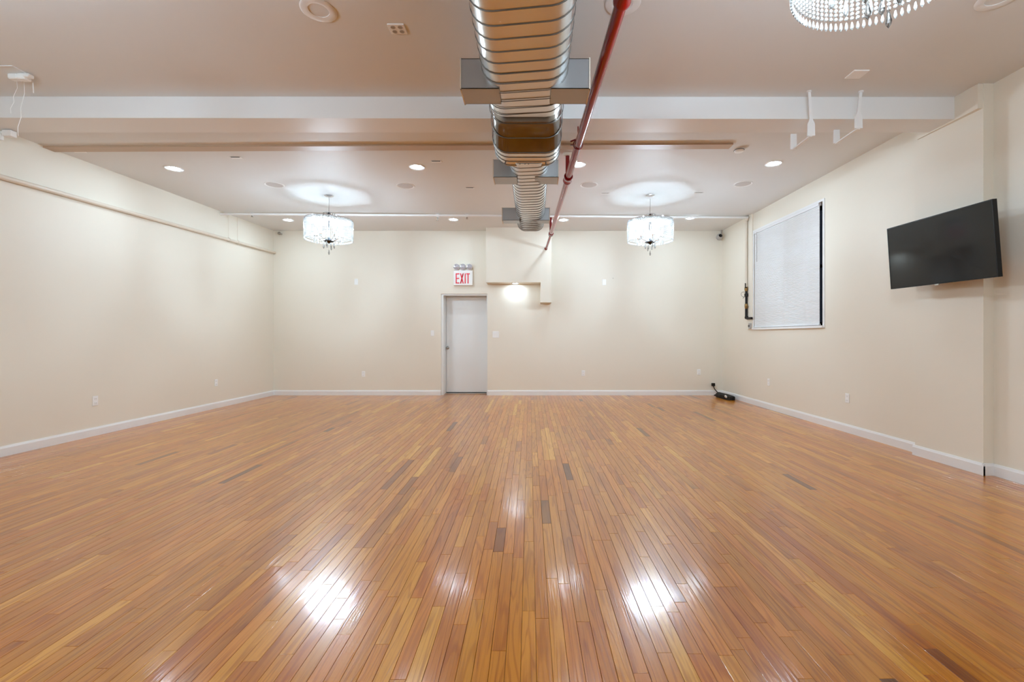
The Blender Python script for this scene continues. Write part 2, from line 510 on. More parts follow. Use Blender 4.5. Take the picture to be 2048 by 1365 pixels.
def plank_obj(ps, stuff=False):
    vs, fs, cols = [], [], []
    for p in ps:
        v, f = plank_geo(p); o = len(vs)
        vs += v; fs += [tuple(i+o for i in q) for q in f]; cols += [(p[4], p[5], p[6], 1)]*len(f)
    me = bpy.data.meshes.new('plank'); me.from_pydata(vs, [], fs)
    a = me.attributes.new('tone', 'FLOAT_COLOR', 'FACE')
    a.data.foreach_set('color', [q for c in cols for q in c])
    me.materials.append(M['wood'])
    o = bpy.data.objects.new('plank', me); C.objects.link(o); o.parent = floor
    if stuff: o['kind'] = 'stuff'
for p in order[:298]: plank_obj([p])
plank_obj(order[298:], True)

# ------------------------------------------------------------------ door
dr = empty('door_1', ((DX0+DX1)/2, ZB+DREC, 0), kind='structure', label='plain white exit door set back in the end wall')
ox = (DX0+DX1)/2
def rel(o, mb): mb.v = [(v[0]-o.location.x, v[1]-o.location.y, v[2]-o.location.z) for v in mb.v]; return mb
d0, d1 = DX0+.045, DX1-.02
rel(dr, x_ := MB().rbox(d0+.004, d1-.004, ZB+DREC, ZB+DREC+.045, .028, DZ-.035, .003)).build('door_leaf', 'door', dr)
fr = MB()
fr.box(DX0, d0, ZB+.02, ZB+DREC+.1, 0, DZ); fr.box(d1, DX1, ZB+.02, ZB+DREC+.1, 0, DZ); fr.box(d0, d1, ZB+.02, ZB+DREC+.1, DZ-.03, DZ)
rel(dr, fr).build('door_frame', 'door', dr)
rel(dr, MB().box(d0, d1, ZB+DREC-.04, ZB+DREC+.1, 0, .012)).build('threshold', 'grey_plastic', dr)
rel(dr, MB().box(d0, d1, ZB+DREC+.045, ZB+DREC+.06, .012, .03)).build('gap_seal', 'black', dr)
kx = (895.5-VX)*(ZB+DREC)/FPX; kz = CAMH-23*(ZB+DREC)/FPX
RX = Matrix.Rotation(PI/2, 4, 'X')
kn = MB().lathe([(0, 0), (.034, 0), (.034, .006), (.012, .012), (.012, .03), (.024, .036), (.03, .05), (.027, .063), (.015, .07), (0, .071)],
                (kx, ZB+DREC, kz), 20, RX)
tag(rel(dr, kn).build('door_knob', 'nickel', dr, True), 'round satin metal knob')

# ------------------------------------------------------------------ window
win = empty('window_1', (rwx(7.15), 7.15, WZ0), kind='structure', label='side wall window closed off by a white blind')
FO = [(6.178, 8.13), (CAMH+.117, CAMH+1.9)]
def wpart(name, m, y0, y1, z0, z1, o0, o1, label=None):
    mb = rwbox(MB(), y0, y1, z0, z1, o0, o1); o = rel(win, mb).build(name, m, win)
    if label: o['label'] = label
wpart('casing', 'white', FO[0][0], WY0, FO[1][0], FO[1][1], .012, 0)
wpart('casing', 'white', WY1, FO[0][1], FO[1][0], FO[1][1], .012, 0)
wpart('casing', 'white', WY0, WY1, WZ1, FO[1][1], .012, 0)
wpart('window_sill', 'white', WY0-.02, WY1+.02, FO[1][0], WZ0, .035, 0)
wpart('sash', 'dark', WY0, WY0+.05, WZ0, WZ1, -.12, -.16)
wpart('sash', 'dark', WY1-.05, WY1, WZ0, WZ1, -.12, -.16)
wpart('sash', 'dark', WY0+.05, WY1-.05, WZ0, WZ0+.05, -.12, -.16)
wpart('sash', 'dark', WY0+.05, WY1-.05, WZ1-.05, WZ1, -.12, -.16)
wpart('sash', 'dark', WY0+.05, WY1-.05, (WZ0+WZ1)/2-.02, (WZ0+WZ1)/2+.02, -.12, -.16)
wpart('pane', 'glass', WY0+.05, WY1-.05, WZ0+.05, (WZ0+WZ1)/2-.02, -.135, -.141)
wpart('pane', 'glass', WY0+.05, WY1-.05, (WZ0+WZ1)/2+.02, WZ1-.05, -.135, -.141)
wpart('reveal', 'dark', WY0, WY0+.012, WZ0, WZ1, -.012, -.12, 'dark reveal beside the blind')

# blind
BY0, BY1, BZ0, BZ1 = 6.292, 8.055, CAMH+.157, CAMH+1.865
bl = empty('window_blind', (rwx(7.15), 7.15, BZ1), label='lowered white mini blind covering the side wall window', cat='blind')
def bpart(name, m, y0, y1, z0, z1, o0, o1):
    return rel(bl, rwbox(MB(), y0, y1, z0, z1, o0, o1)).build(name, m, bl)
bpart('headrail', 'blind', BY0, BY1, BZ1-.035, BZ1, .014, -.025)
bpart('bottom_rail', 'blind', BY0, BY1, BZ0, BZ0+.018, .008, -.014)
ns = 84; z0s = BZ0+.02; z1s = BZ1-.035
sl = None
for i in range(ns):
    z = z0s + (z1s-z0s)*(i+.5)/ns; hh = (z1s-z0s)/ns*.56
    if sl is None:
        mb = MB(); pts = []
        for yy in (BY0, BY1):
            x = rwx(yy)
            pts.append([(x+.003, yy, z-hh), (x-.0005, yy, z-hh*.35), (x+.0015, yy, z+hh*.3), (x+.009, yy, z+hh), (x+.0075, yy, z+hh), (x+.0, yy, z+hh*.3), (x-.002, yy, z-hh*.35), (x+.0015, yy, z-hh)])
        sl = rel(bl, mb.loops(pts)).build('slat', 'blind', bl); zref = z
    else:
        c = sl.copy(); C.objects.link(c); c.location.z = sl.location.z + (z-zref)
wy = rw_at(1517); wx = rwx(wy)-.03
rel(bl, MB().tube([(wx, wy, BZ1-.03), (wx, wy, BZ1-.55)], .005, 8)).build('wand', 'grey_plastic', bl)
for yy in (6.6, 7.15, 7.7):
    rel(bl, MB().tube([(rwx(yy)-.006, yy, BZ1-.03), (rwx(yy)-.006, yy, BZ0+.01)], .0012, 5)).build('lift_cord', 'blind', bl)

# ------------------------------------------------------------------ crystal chandeliers
def bead_mesh():
    mb = MB()
    for i in range(13):
        z = -.012 - i*.0205
        mb.lathe([(0, z+.0095), (.0062, z+.0062), (.0092, z), (.0062, z-.0062), (0, z-.0095)], n=6)
    z = -.012-13*.0205+.004
    mb.lathe([(0, z), (.0035, z-.004), (.0078, z-.026), (.0055, z-.034), (0, z-.043)], n=6)
    return mb
def drop_mesh(s=1.0):
    return MB().lathe([(0, 0), (.004*s, -.006*s), (.007*s, -.012*s), (.004*s, -.018*s), (.006*s, -.024*s), (.013*s, -.055*s), (.010*s, -.068*s), (0, -.085*s)], n=8)
def make_chandelier(x, y, hc):
    R = .342; ztop = 1.79+CAMH
    t = empty('chandelier', (x, y, ztop), cat='chandelier')
    H = hc+CAMH-ztop
    MB().lathe([(0, H+.004), (.066, H+.004), (.068, H-.006), (.05, H-.016), (.016, H-.024), (0, H-.026)], n=28).build('canopy', 'chrome', t, True)
    MB().tube([(0,0,H-.02), (.003,0,H-.1), (-.002,.002,H-.2), (0,0,.11)], .0035, 6).build('cord', 'grey_plastic', t)
    rim = MB(); rim.lathe([(R-.003, -.004), (R+.004, -.004), (R+.004, .005), (R-.003, .005), (R-.003, -.004)], n=64)
    for k in range(4):
        a = PI/4 + k*PI/2
        rim.tube([(0, 0, .055), (math.cos(a)*R, math.sin(a)*R, .004)], .005, 6)
    rim.build('top_rim', 'chrome', t, True)
    MB().lathe([(0, .115), (.018, .11), (.03, .085), (.014, .06), (.014, 0), (.02, -.1), (.012, -.2), (.016, -.3), (.07, -.318), (.078, -.328), (.05, -.342), (.02, -.352), (0, -.37)], n=20).build('stem', 'steel_dark', t, True)
    # crown of short drops
    dm = drop_mesh(.8)
    for k in range(12):
        a = 2*PI*k/12
        if k == 0:
            d0_ = dm.build('crown_crystal', 'crystal', t); d0_.location = (.085, 0, .095)
            dc = d0_
        else:
            dc = d0_.copy(); C.objects.link(dc); dc.location = (.085*math.cos(a), .085*math.sin(a), .095)
    MB().ring(.085, .004, (0,0,.097), 28, 6).build('crown_ring', 'chrome', t, True)
    # strands
    s0 = bead_mesh().build('strand', 'crystal', t)
    mb = MB()
    for i in range(15):
        q = .045 + i*.0205
        mb.lathe([(0, .0095), (.0062, .0062), (.0092, 0), (.0062, -.0062), (0, -.0095)], (q, 0, -.012-.02*math.sin(PI*i/14)), 6, Matrix.Rotation(PI/2, 4, 'Y'))
    tcn = mb.build('glow_screen_chain', 'glow_screen', t)  # unseen top layer, added to screen the bulbs and soften the ceiling hot spot
    for k in range(1, 90):
        q = tcn.copy(); C.objects.link(q); q.rotation_euler = (0, 0, 2*PI*k/90)
    NS = 90
    for k in range(NS):
        a = 2*PI*k/NS
        s = s0 if k == 0 else s0.copy()
        if k: C.objects.link(s)
        s.location = (R*math.cos(a), R*math.sin(a), -.006); s.rotation_euler = (0, 0, a)
    # arms, sleeves and bulbs
    for k in range(6):
        a = 2*PI*k/6 + .3; c, s_ = math.cos(a), math.sin(a)
        path = [(0,0,-.30), (.05*c,.05*s_,-.315), (.11*c,.11*s_,-.31), (.17*c,.17*s_,-.295), (.185*c,.185*s_,-.265)]
        ar = MB().tube(path, .006, 8).build('arm', 'chrome', t, True)
        MB().lathe([(0,-.268), (.035,-.262), (.038,-.254), (.012,-.256), (.0,-.256)], (.185*c,.185*s_,0), 16).build('drip_pan', 'chrome', ar, True)
        MB().lathe([(.011,-.262), (.011,-.215), (0,-.215)], (.185*c,.185*s_,0), 12).build('candle_sleeve', 'candle', ar, True)
        MB().lathe([(.006,-.215), (.015,-.200), (.0175,-.185), (.012,-.162), (.003,-.138), (0,-.135)], (.185*c,.185*s_,0), 12).build('bulb', 'bulb', ar, True)
    # hanging drops under the stem and arms
    b0 = drop_mesh(1.0).build('pendant_crystal', 'crystal', t); b0.location = (0, 0, -.455)
    MB().tube([(0,0,-.36), (0,0,-.456)], .0015, 5).build('finial_wire', 'chrome', t)
    for k in range(8):
        a = 2*PI*k/8
        q = b0.copy(); C.objects.link(q); q.location = (.078*math.cos(a), .078*math.sin(a), -.335-.018*(k % 3))
    for k in range(12):
        a = 2*PI*k/12+.3
        q = b0.copy(); C.objects.link(q); q.location = (.2*math.cos(a), .2*math.sin(a), -.268)
    return t
xL, yL = -3.153, 6.92
ch1 = make_chandelier(xL, yL, h_rear(xL, yL))
ch1['label'] = 'lit crystal drum chandelier hanging over the side without window, far end of room'
def place_ch(x, y, label, rz, dh):
    c = copy_tree(ch1); c.location = (x, y, ch1.location.z); c.rotation_euler = (0, 0, rz); c['label'] = label
    for o in c.children:        # bring the canopy up to the local ceiling
        if o.name.startswith('canopy'): o.location.z += dh
    return c
for c_, g in ((ch1, 1),): c_['group'] = 'crystal drum chandeliers'
h1 = h_rear(xL, yL)
place_ch(1.806, 7.0, 'lit crystal drum chandelier nearest the blinded window at the far end', .2, h_rear(1.806, 7.0)-h1)
place_ch(1.439, 1.827, 'large beaded crystal chandelier cut off by the top of the photo', .41, h_front(1.44)-h1)
place_ch(-3.2, 1.83, 'crystal drum chandelier over the near floor beside the long piped wall', .1, h_front(-3.2)-h1)
place_ch(1.44, -2.0, 'unseen crystal drum chandelier added as fill light behind the viewer on the television side', .5, h_front(1.4)-h1)  # added out of view to lift the light in the near half
place_ch(-3.2, -2.0, 'unseen crystal drum chandelier added as fill light behind the viewer on the piped wall side', .7, h_front(-3.2)-h1)  # second unseen fill chandelier, added behind the camera

# ------------------------------------------------------------------ recessed lights
def downlight(p, r, lit, label, group, big=False):
    t = empty('recessed_light', (p.x, p.y, p.z), label=label, cat='ceiling light', group=group)
    R = r*1.5 if not big else r*1.75
    MB().lathe([(r, .03), (r, -.004), (R*.93, -.009), (R, -.004), (R, .002)], n=36).build('trim_ring', 'white', t, True)
    if lit:
        MB().lathe([(0, -.0045), (r, -.0045)], n=36).build('lamp_disc', lit, t)
    else:
        MB().lathe([(r, .0), (r*.96, .012), (r*.6, .03), (0, .034)], n=36).build('baffle', 'plastic', t, True)
        MB().lathe([(0, .016), (r*.7, .02), (r*.72, .028)], n=30).build('lamp_face', 'grey_plastic', t, True)
    return t
lits = [(348, 337, 'lit recessed light nearest the long piped wall, just behind the ceiling beam'),
        (834, 334, 'lit recessed light just behind the beam, on the piped wall side of the duct'),
        (1156, 329, 'lit recessed light touching the red pipe just behind the beam'),
        (1547, 327, 'lit recessed light behind the beam below the white hanging brackets'),
        (576, 440, 'lit recessed light of the far row, beside the far chandelier and piped wall'),
        (907, 439, 'lit recessed light of the far row above the exit sign'),
        (1127, 440, 'lit recessed light of the far row next to the end of the red pipe'),
        (1381, 436, 'lit recessed light of the far row nearest the window')]
for px, py, lb in lits:
    downlight(ceil_at(px, py), .068, 'led', lb, 'lit recessed ceiling lights')
for px, py, lb in [(637, 20, 'unlit recessed eyeball light near the four-hole ceiling plate'),
                   (1246, 6, 'unlit recessed light half hidden above the near red pipe coupling'),
                   (1997, -4, 'unlit recessed light cut off at the top corner beyond the near chandelier')]:
    downlight(ceil_at(px, py, True), .068, None, lb, 'unlit recessed ceiling lights', True)
downlight(Vector((-.385, ZB-.15, CAMH+1.09)), .05, 'led_strong', 'lit recessed light under the soffit beside the exit door', 'lit recessed ceiling lights')

# round in-ceiling speakers
for px, py, lb in [(549, 370, 'round flush ceiling speaker on the piped wall side of the far chandelier'),
                   (811, 372, 'round flush ceiling speaker between the far chandelier and the duct'),
                   (1178, 370, 'round flush ceiling speaker beside the red pipe'),
                   (1486, 368, 'round flush ceiling speaker nearest the window')]:
    p = ceil_at(px, py)
    t = empty('ceiling_speaker', p, label=lb, cat='speaker', group='round ceiling speakers')
    MB().lathe([(.105, .002), (.118, -.006), (.126, -.006), (.13, .002)], n=40).build('bezel', 'plastic', t, True)
    MB().lathe([(0, -.008), (.06, -.007), (.106, -.003), (.108, .003)], n=40).build('grille', 'grille', t, True)
# smoke detector
p = ceil_at(1478, 299)
t = empty('smoke_detector', p, label='small round smoke detector on the ceiling past the batten end', cat='smoke detector')
MB().lathe([(.055, .002), (.058, -.012), (.05, -.028), (.03, -.034), (0, -.035)], n=28).build('housing', 'plastic', t, True)
MB().lathe([(.0555, -.008), (.0595, -.010), (.0595, -.014), (.0555, -.016)], n=28).build('vent_band', 'slot', t, True)
# ceiling plates
def ceil_plate(px, py, wx_, wy_, front, label, name='ceiling_plate', holes=0, thick=.008, m='plastic', rz=0):
    p = ceil_at(px, py, front)
    t = empty(name, p, rz, label=label, cat='cover plate')
    MB().rbox(-wx_/2, wx_/2, -wy_/2, wy_/2, -thick, .003, .002).build('plate', m, t)
    if holes:
        for i in (-1, 1):
            for j in (-1, 1):
                MB().lathe([(.011, -thick-.0015), (.017, -thick-.002), (.018, -thick+.001)], (i*wx_*.22, j*wy_*.22, 0), 16).build('round_knockout', 'grey_plastic', t, True)
                MB().lathe([(0, -thick-.0008), (.011, -thick-.0008)], (i*wx_*.22, j*wy_*.22, 0), 16).build('opening', 'nickel', t)
    return t
ceil_plate(795, 57, .12, .105, True, 'square ceiling plate with four round holes beside the duct', holes=1)
ceil_plate(1714, 148, .13, .12, True, 'blank square ceiling plate above the white hanging brackets')
for px, py, lb in [(158, 303, 'slim dark slot plate near the piped wall behind the beam'),
                   (473, 315, 'slim slot plate between the first and second lit light behind the beam'),
                   (873, 323, 'slim slot plate right beside the lit light near the duct'),
                   (940, 376, 'slim slot plate beside the duct at the second outlet box'),
                   (1210, 387, 'slim slot plate between the red pipe and the window side chandelier'),
                   (1397, 386, 'slim slot plate past the window side chandelier')]:
    t = ceil_plate(px, py, .13, .05, False, lb, 'ceiling_slot_plate', thick=.006)
    MB().box(-.055, .05, -.027, -.012, -.0075, -.005).build('slot', 'slot' if px < 1200 else 'grey_plastic', t)

# ------------------------------------------------------------------ galvanised duct
XC = -.058
def oval(y, zbot, ztop, wd, r, xc=XC, slant=0, grow=0, seg=6):
    wd += 2*grow; zbot -= grow; ztop += grow; r = r+grow
    r = min(r, (ztop-zbot)/2*.999, wd/2*.999)
    pts = []
    for cx, cz, a0 in ((wd/2-r, ztop-r, 0), (-wd/2+r, ztop-r, PI/2), (-wd/2+r, zbot+r, PI), (wd/2-r, zbot+r, 1.5*PI)):
        for k in range(seg+1):
            a = a0 + k/seg*PI/2
            x = cx + r*math.cos(a); pts.append(Vector((xc+x, y - slant*x, CAMH+cz+r*math.sin(a))))
    return pts
duct = empty('air_duct', (XC, 3.0, CAMH+1.6), label='long galvanised spiral air duct hanging under the ceiling beside the red pipe', cat='air duct')
def dp(name, mb, m, smooth=True, label=None):
    o = rel(duct, mb).build(name, m, duct, smooth)
    if label: o['label'] = label
    return o
W1, R1 = .55, .13
big = [(YF+.02, 1.60, 1.96, W1), (0, 1.60, 1.96, W1), (1.5, 1.60, 1.96, W1), (2.6, 1.60, 1.96, W1), (3.12, 1.605, 1.95, W1), (3.32, 1.62, 1.945, W1)]
dp('main_duct', MB().loops([oval(y, a, b, wd, R1) for y, a, b, wd in big], True, False), 'duct')
elb = [(3.32, 1.62, 1.945, W1), (3.45, 1.635, 1.94, W1), (3.52, 1.622, 1.935, W1), (3.60, 1.588, 1.93, W1), (3.69, 1.515, 1.90, W1+.01), (3.72, 1.508, 1.89, W1+.012)]
dp('offset_duct', MB().loops([oval(y, a, b, wd, R1) for y, a, b, wd in elb], False, False), 'smooth_steel', label='smooth dropped section of duct before the beam')
col = [(3.72, 1.508, 1.89, W1+.012), (3.95, 1.505, 1.87, W1+.012), (3.965, 1.50, 1.86, W1), (3.968, 1.498, 1.80, W1-.12), (3.970, 1.495, 1.77, .36)]
dp('reducer', MB().loops([oval(y, a, b, wd, R1) for y, a, b, wd in col], False, False), 'duct', label='level end collar with screws')
W2, R2 = .352, .10
b2 = lambda y: 1.495-.0352*(y-3.95)
small = [(3.90, b2(3.9), b2(3.9)+.275, W2), (5.0, b2(5), b2(5)+.275, W2), (6.05, b2(6.05), b2(6.05)+.27, W2-.005), (6.08, b2(6.08)+.01, b2(6.05)+.26, W2-.03)]
XC2 = -.045
dp('branch_duct', MB().loops([oval(y, a, b, wd, R2, XC2) for y, a, b, wd in small]), 'duct', label='narrower far section of duct')
def seam(y, zb_, zt, wd, r, xc, slant, g=.004, t=.0035):
    a = oval(y-t, zb_, zt, wd, r, xc, slant, 0); b = oval(y-t*.5, zb_, zt, wd, r, xc, slant, g)
    c = oval(y+t*.5, zb_, zt, wd, r, xc, slant, g); d = oval(y+t, zb_, zt, wd, r, xc, slant, 0)
    return MB().loops([a, b, c, d], False, False)
y = 2.30 - .1064*30
while y < 3.30:
    if y > .9:
        f = 0 if y < 3.1 else (y-3.1)/.22
        dp('seam', seam(y, 1.60+.02*f if y > 3.1 else 1.60, 1.95, W1, R1, XC, .13), 'seam')
    y += .1064
for y, a, b, sl_ in [(3.455, 1.635, 1.94, 0), (3.60, 1.588, 1.93, 0), (3.70, 1.512, 1.90, 0), (3.785, 1.508, 1.885, 0), (3.87, 1.507, 1.877, 0), (3.95, 1.505, 1.87, 0)]:
    dp('seam', seam(y, a, b, W1+.012, R1, XC, sl_, .005, .005), 'seam')
y = 3.99
while y < 6.04:
    dp('seam', seam(y, b2(y), b2(y)+.275, W2, R2, XC2, .12, .003, .0028), 'seam')
    y += .083
dp('end_hem', seam(6.06, b2(6.06), b2(6.06)+.265, W2-.005, R2, XC2, 0, .004, .008), 'seam')
for px, py in ((1010, 315), (1057, 320), (1040, 312), (1092, 315), (1050, 319)):
    q = at(px, py, 3.91); q.z = CAMH+1.50
    dp('screw', MB().lathe([(0, -.006), (.006, -.004), (.007, .01)], q, 8), 'seam')
def outlet_box(y0, y1, zb_, ht, xo, xi, m='box_steel'):
    s = 1 if xo > XC else -1
    x0, x1 = min(xo, xi), max(xo, xi)
    g = .004
    mb = MB()
    mb.box(x0, x1, y0, y0+g, CAMH+zb_, CAMH+zb_+ht); mb.box(x0, x1, y1-g, y1, CAMH+zb_, CAMH+zb_+ht)
    mb.box(x0, x1, y0, y1, CAMH+zb_, CAMH+zb_+g); mb.box(x0, x1, y0, y1, CAMH+zb_+ht-g, CAMH+zb_+ht)
    o = dp('outlet_box', mb, m, False)
    # inner grille fins set back from the open mouth, with a rim
    rim = MB(); xr0, xr1 = (xo-.006, xo+.002) if s > 0 else (xo-.002, xo+.006)
    e = .010
    rim.box(xr0, xr1, y0-.004, y0+e, CAMH+zb_-.004, CAMH+zb_+ht+.004); rim.box(xr0, xr1, y1-e, y1+.004, CAMH+zb_-.004, CAMH+zb_+ht+.004)
    rim.box(xr0, xr1, y0, y1, CAMH+zb_-.004, CAMH+zb_+e); rim.box(xr0, xr1, y0, y1, CAMH+zb_+ht-e, CAMH+zb_+ht+.004)
    rm = rel(duct, rim); rm.build('mouth_rim', 'pipewhite', o)
    lv = MB()
    for k in range(1, 7):
        z = CAMH+zb_+ht*k/7; xx = xo - s*.02
        lv.box(xx-.012, xx+.012, y0+g, y1-g, z-.0015, z+.0015)
    rel(duct, lv).build('louvre', 'box_steel', o)
outlet_box(2.905, 3.10, 1.60, .195, (920.5-VX)*2.905/900, -.225)
outlet_box(2.905, 3.10, 1.60, .195, (1180-VX)*2.905/900, .11)
outlet_box(4.19, 4.385, 1.483, .163, (986-VX)*4.19/900, -.16)
outlet_box(4.19, 4.385, 1.483, .163, (1117.5-VX)*4.19/900, .009)
outlet_box(5.57, 5.73, 1.436, .155, (1004-VX)*5.57/900, -.18)
outlet_box(5.57, 5.73, 1.436, .155, (1099.5-VX)*5.57/900, -.022)
for y, zt, xc in ((.4, 1.96, XC), (2.2, 1.96, XC), (3.4, 1.94, XC), (4.75, 1.70, XC2), (5.9, 1.69, XC2)):
    hh = h_front(xc) if y < 4.3 else h_rear(xc, y)
    dp('hanger_rod', MB().tube([(xc, y, CAMH+zt-.01), (xc, y, CAMH+hh+.01)], .005, 8), 'seam', label='thin steel rod up to the ceiling')

# ------------------------------------------------------------------ red sprinkler pipe
HP = 1.87
def rp(px, py, h=HP): y = FPX*h/(VY-py); return Vector(((px-VX)*y/FPX, y, CAMH+h))
a0, a1 = rp(1243, 5), rp(1102, 468)
dirn = (a0-a1); dirn /= dirn.y
far = a1; near = a0 + dirn*(YF+.02-a0.y)
red = empty('sprinkler_pipe', (a1.x, 5, CAMH+HP), label='glossy red sprinkler main running beside the duct to the end wall', cat='pipe')
def rdp(name, mb, m='red', label=None):
    o = rel(red, mb).build(name, m, red, True)
    if label: o['label'] = label
RP = .0365
def on(y): return a1 + (a0-a1)*((y-a1.y)/(a0.y-a1.y))
end = Vector(((1092-VX)*YS/FPX, YS, CAMH+(VY-498)*YS/FPX))
rdp('pipe', MB().tube([near, on(5.35)], RP, 20))
rdp('pipe', MB().tube([on(5.35), on(a1.y)], RP*.93, 20))
rdp('pipe', MB().tube([a1, end + Vector((0, .02, -.002))], RP*.62, 16), label='thinner last length dropping into the soffit')
def coupling(c, d, r, ln, m='dkred'):
    d = d.normalized(); q = d.to_track_quat('Z', 'Y').to_matrix().to_4x4()
    rdp('coupling', MB().lathe([(r*.98, -ln/2), (r*1.28, -ln/2), (r*1.36, -ln*.36), (r*1.2, -ln*.25), (r*1.2, ln*.25), (r*1.36, ln*.36), (r*1.28, ln/2), (r*.98, ln/2)], c, 20, q), m)
coupling(on(5.33), a0-a1, RP, .14, 'red')
rdp('coupling', MB().ring(RP*1.22, .008, on(5.26), 20, 8, (a0-a1).to_track_quat('Z', 'Y').to_matrix().to_4x4()), 'dkred')
rdp('coupling', MB().ring(RP*1.22, .008, on(5.40), 20, 8, (a0-a1).to_track_quat('Z', 'Y').to_matrix().to_4x4()), 'dkred')
coupling(on(a1.y), a0-a1, RP*.93, .12)
coupling(on(2.44), a0-a1, RP*1.05, .16, 'red')
coupling(end+Vector((0,-.02,.003)), a1-end, RP*.62, .04)
for px, y in ((1135, 5.36), (1101.6, 8.15)):
    x = (px-VX)*y/FPX; hr = h_rear(x, y)
    rdp('riser', MB().tube([(x, y, CAMH+HP), (x, y, CAMH+hr+.01)], .024, 14), 'dkred')
    o_ = MB().lathe([(.025, -.035), (.045, -.03), (.055, -.004), (.056, .004)], (x, y, CAMH+hr), 18)
    rdp('escutcheon', o_, 'pipewhite', 'cream collar where the riser meets the ceiling')
# clevis hanger under the beam
yb = 4.40; c = on(yb); qz = (a0-a1).to_track_quat('Z', 'Y').to_matrix().to_4x4()
rdp('clevis_hanger', MB().ring(RP*1.25, .005, c+Vector((0,0,.004)), 24, 6, qz).box(c.x-.075, c.x-.045, yb-.008, yb+.008, c.z-.004, c.z+.004).tube([(c.x, yb, c.z+RP), (c.x, yb, zb(c.x)+.01)], .006, 8).tube([(c.x-.075, yb, c.z+.035), (c.x-.01, yb, c.z+.06)], .008, 8), 'dkred')

# ------------------------------------------------------------------ painted pipes
lp0 = Vector((XL+.032, ZB-.005, CAMH+1.745)); lp1 = Vector((XL+.032, 4.55, CAMH+1.615))
dl = (lp1-lp0)/(lp0.y-lp1.y)
lp2 = lp0 + dl*(lp0.y-2.2)
wp = empty('wall_pipe', lp0, label='thin cream pipe sloping along the long wall below the ceiling', cat='pipe')
rel(wp, MB().tube([lp0, lp2], .027, 14)).build('pipe', 'pipewhite', wp, True)
for px in (457, 475):
    k = (px-VX)/FPX; y = (XL+.032)/k; c = lp0 + dl*(lp0.y-y)
    o = rel(wp, MB().ring(.034, .004, c, 20, 6, RX)).build('pipe_clip', 'pipewhite', wp, True)
    rel(wp, MB().tube([c+Vector((0,0,.03)), (c.x, c.y, CAMH+h_rear(c.x, c.y))], .004, 6)).build('hanger_rod', 'pipewhite', wp)
# cross pipe on the rear ceiling
q0 = Vector((XL+.01, 7.78, CAMH+h_rear(XL, 7.78)-.05)); yv = rw_at(1492.5, .05)
q1 = Vector((rwx(yv)-.05, yv-.06, CAMH+h_rear(rwx(yv), yv)-.04))
cp = empty('ceiling_pipe', (q0+q1)/2, label='white sprinkler pipe crossing the far ceiling and dropping beside the window', cat='pipe')
rel(cp, MB().tube([q0, q1], .021, 12)).build('cross_pipe', 'white', cp, True)
zv = CAMH + (VY-572)*yv/FPX
rel(cp, MB().tube([q1+Vector((0,0,0)), (q1.x, yv, q1.z-.02), (q1.x, yv, zv)], .022, 12)).build('drop_pipe', 'pipewhite', cp, True)
rel(cp, MB().lathe([(.024,-.05), (.034,-.045), (.036,.02), (.03,.035), (0,.04)], (q1.x, yv-.02, q1.z-.005), 14)).build('elbow', 'pipewhite', cp, True)
for px, ln in ((504, .03), (875, .07), (934, .04)):
    t_ = (px-436)/(1494-436); c = q0.lerp(q1, t_); c.x = (px-VX)*c.y/FPX
    o = rel(cp, MB().lathe([(.028,-.03), (.031,-.028), (.031,.028), (.028,.03)], c, 14, Matrix.Rotation(PI/2, 4, 'Y'))).build('tee', 'white', cp, True)
    rel(cp, MB().lathe([(.014,0), (.014,-ln*.5), (.008,-ln*.6), (.008,-ln*.9), (.024,-ln), (0,-ln-.003)], (c.x, c.y, c.z-.02), 12)).build('sprinkler_head', 'nickel', o, True)
# boxed strip beside the drop pipe
yc0, yc1 = rw_at(1507), rw_at(1496.5)
struct('trim_3', rwbox(MB(), yc0, yc1, CAMH+.0+.13, CAMH+2.21, .025, -.01), 'wall', label='narrow boxed strip between drop pipe and window')
# valve assembly under the drop pipe
va = empty('gas_valve', (q1.x, yv, zv), label='black and brass pipe valve beside the window, below the cream drop pipe', cat='valve')
def vp(name, mb, m): return rel(va, mb).build(name, m, va, True)
zz = lambda py: CAMH + (VY-py)*yv/FPX
vp('brass_valve', MB().lathe([(.022, zz(574)-0), (.03, zz(575)), (.032, zz(579)), (.024, zz(583))], (q1.x, yv, 0), 12), 'brass')
vp('lever', MB().box(q1.x-.035, q1.x-.02, yv-.03, yv-.018, zz(576), zz(567)).box(q1.x-.03, q1.x, yv-.03, yv-.018, zz(577), zz(575)), 'iron')
vp('upper_nipple', MB().tube([(q1.x, yv, zz(583)), (q1.x, yv, zz(608))], .020, 12), 'iron')
vp('union', MB().lathe([(.022, zz(587)), (.034, zz(588)), (.034, zz(593)), (.022, zz(594))], (q1.x, yv, 0), 8), 'iron')
vp('brass_fitting', MB().lathe([(.02, zz(608)), (.028, zz(609)), (.03, zz(613)), (.026, zz(617)), (.02, zz(618))], (q1.x, yv, 0), 12).tube([(q1.x, yv, zz(613)), (q1.x-.0, yv-.06, zz(613.5))], .012, 8), 'brass')
vp('lower_nipple', MB().tube([(q1.x, yv, zz(618)), (q1.x, yv, zz(633)), (q1.x, yv-.012, zz(636)), (q1.x, yv-.035, zz(637.5)), (q1.x+.012, rw_at(1508), zz(637.5)-.002)], .022, 12), 'iron')
vp('elbow', MB().lathe([(.0, -.032), (.026, -.024), (.032, 0), (.026, .024), (0, .032)], (q1.x, yv-.008, zz(635.5)), 12), 'iron')
vp('hose_clip', MB().ring(.045, .004, (q1.x-.05, yv, zz(589)), 18, 6, RX).tube([(q1.x-.06, yv, zz(597)), (q1.x-.01, yv, zz(591))], .007, 6), 'nickel')
ys = rw_at(1503.5)
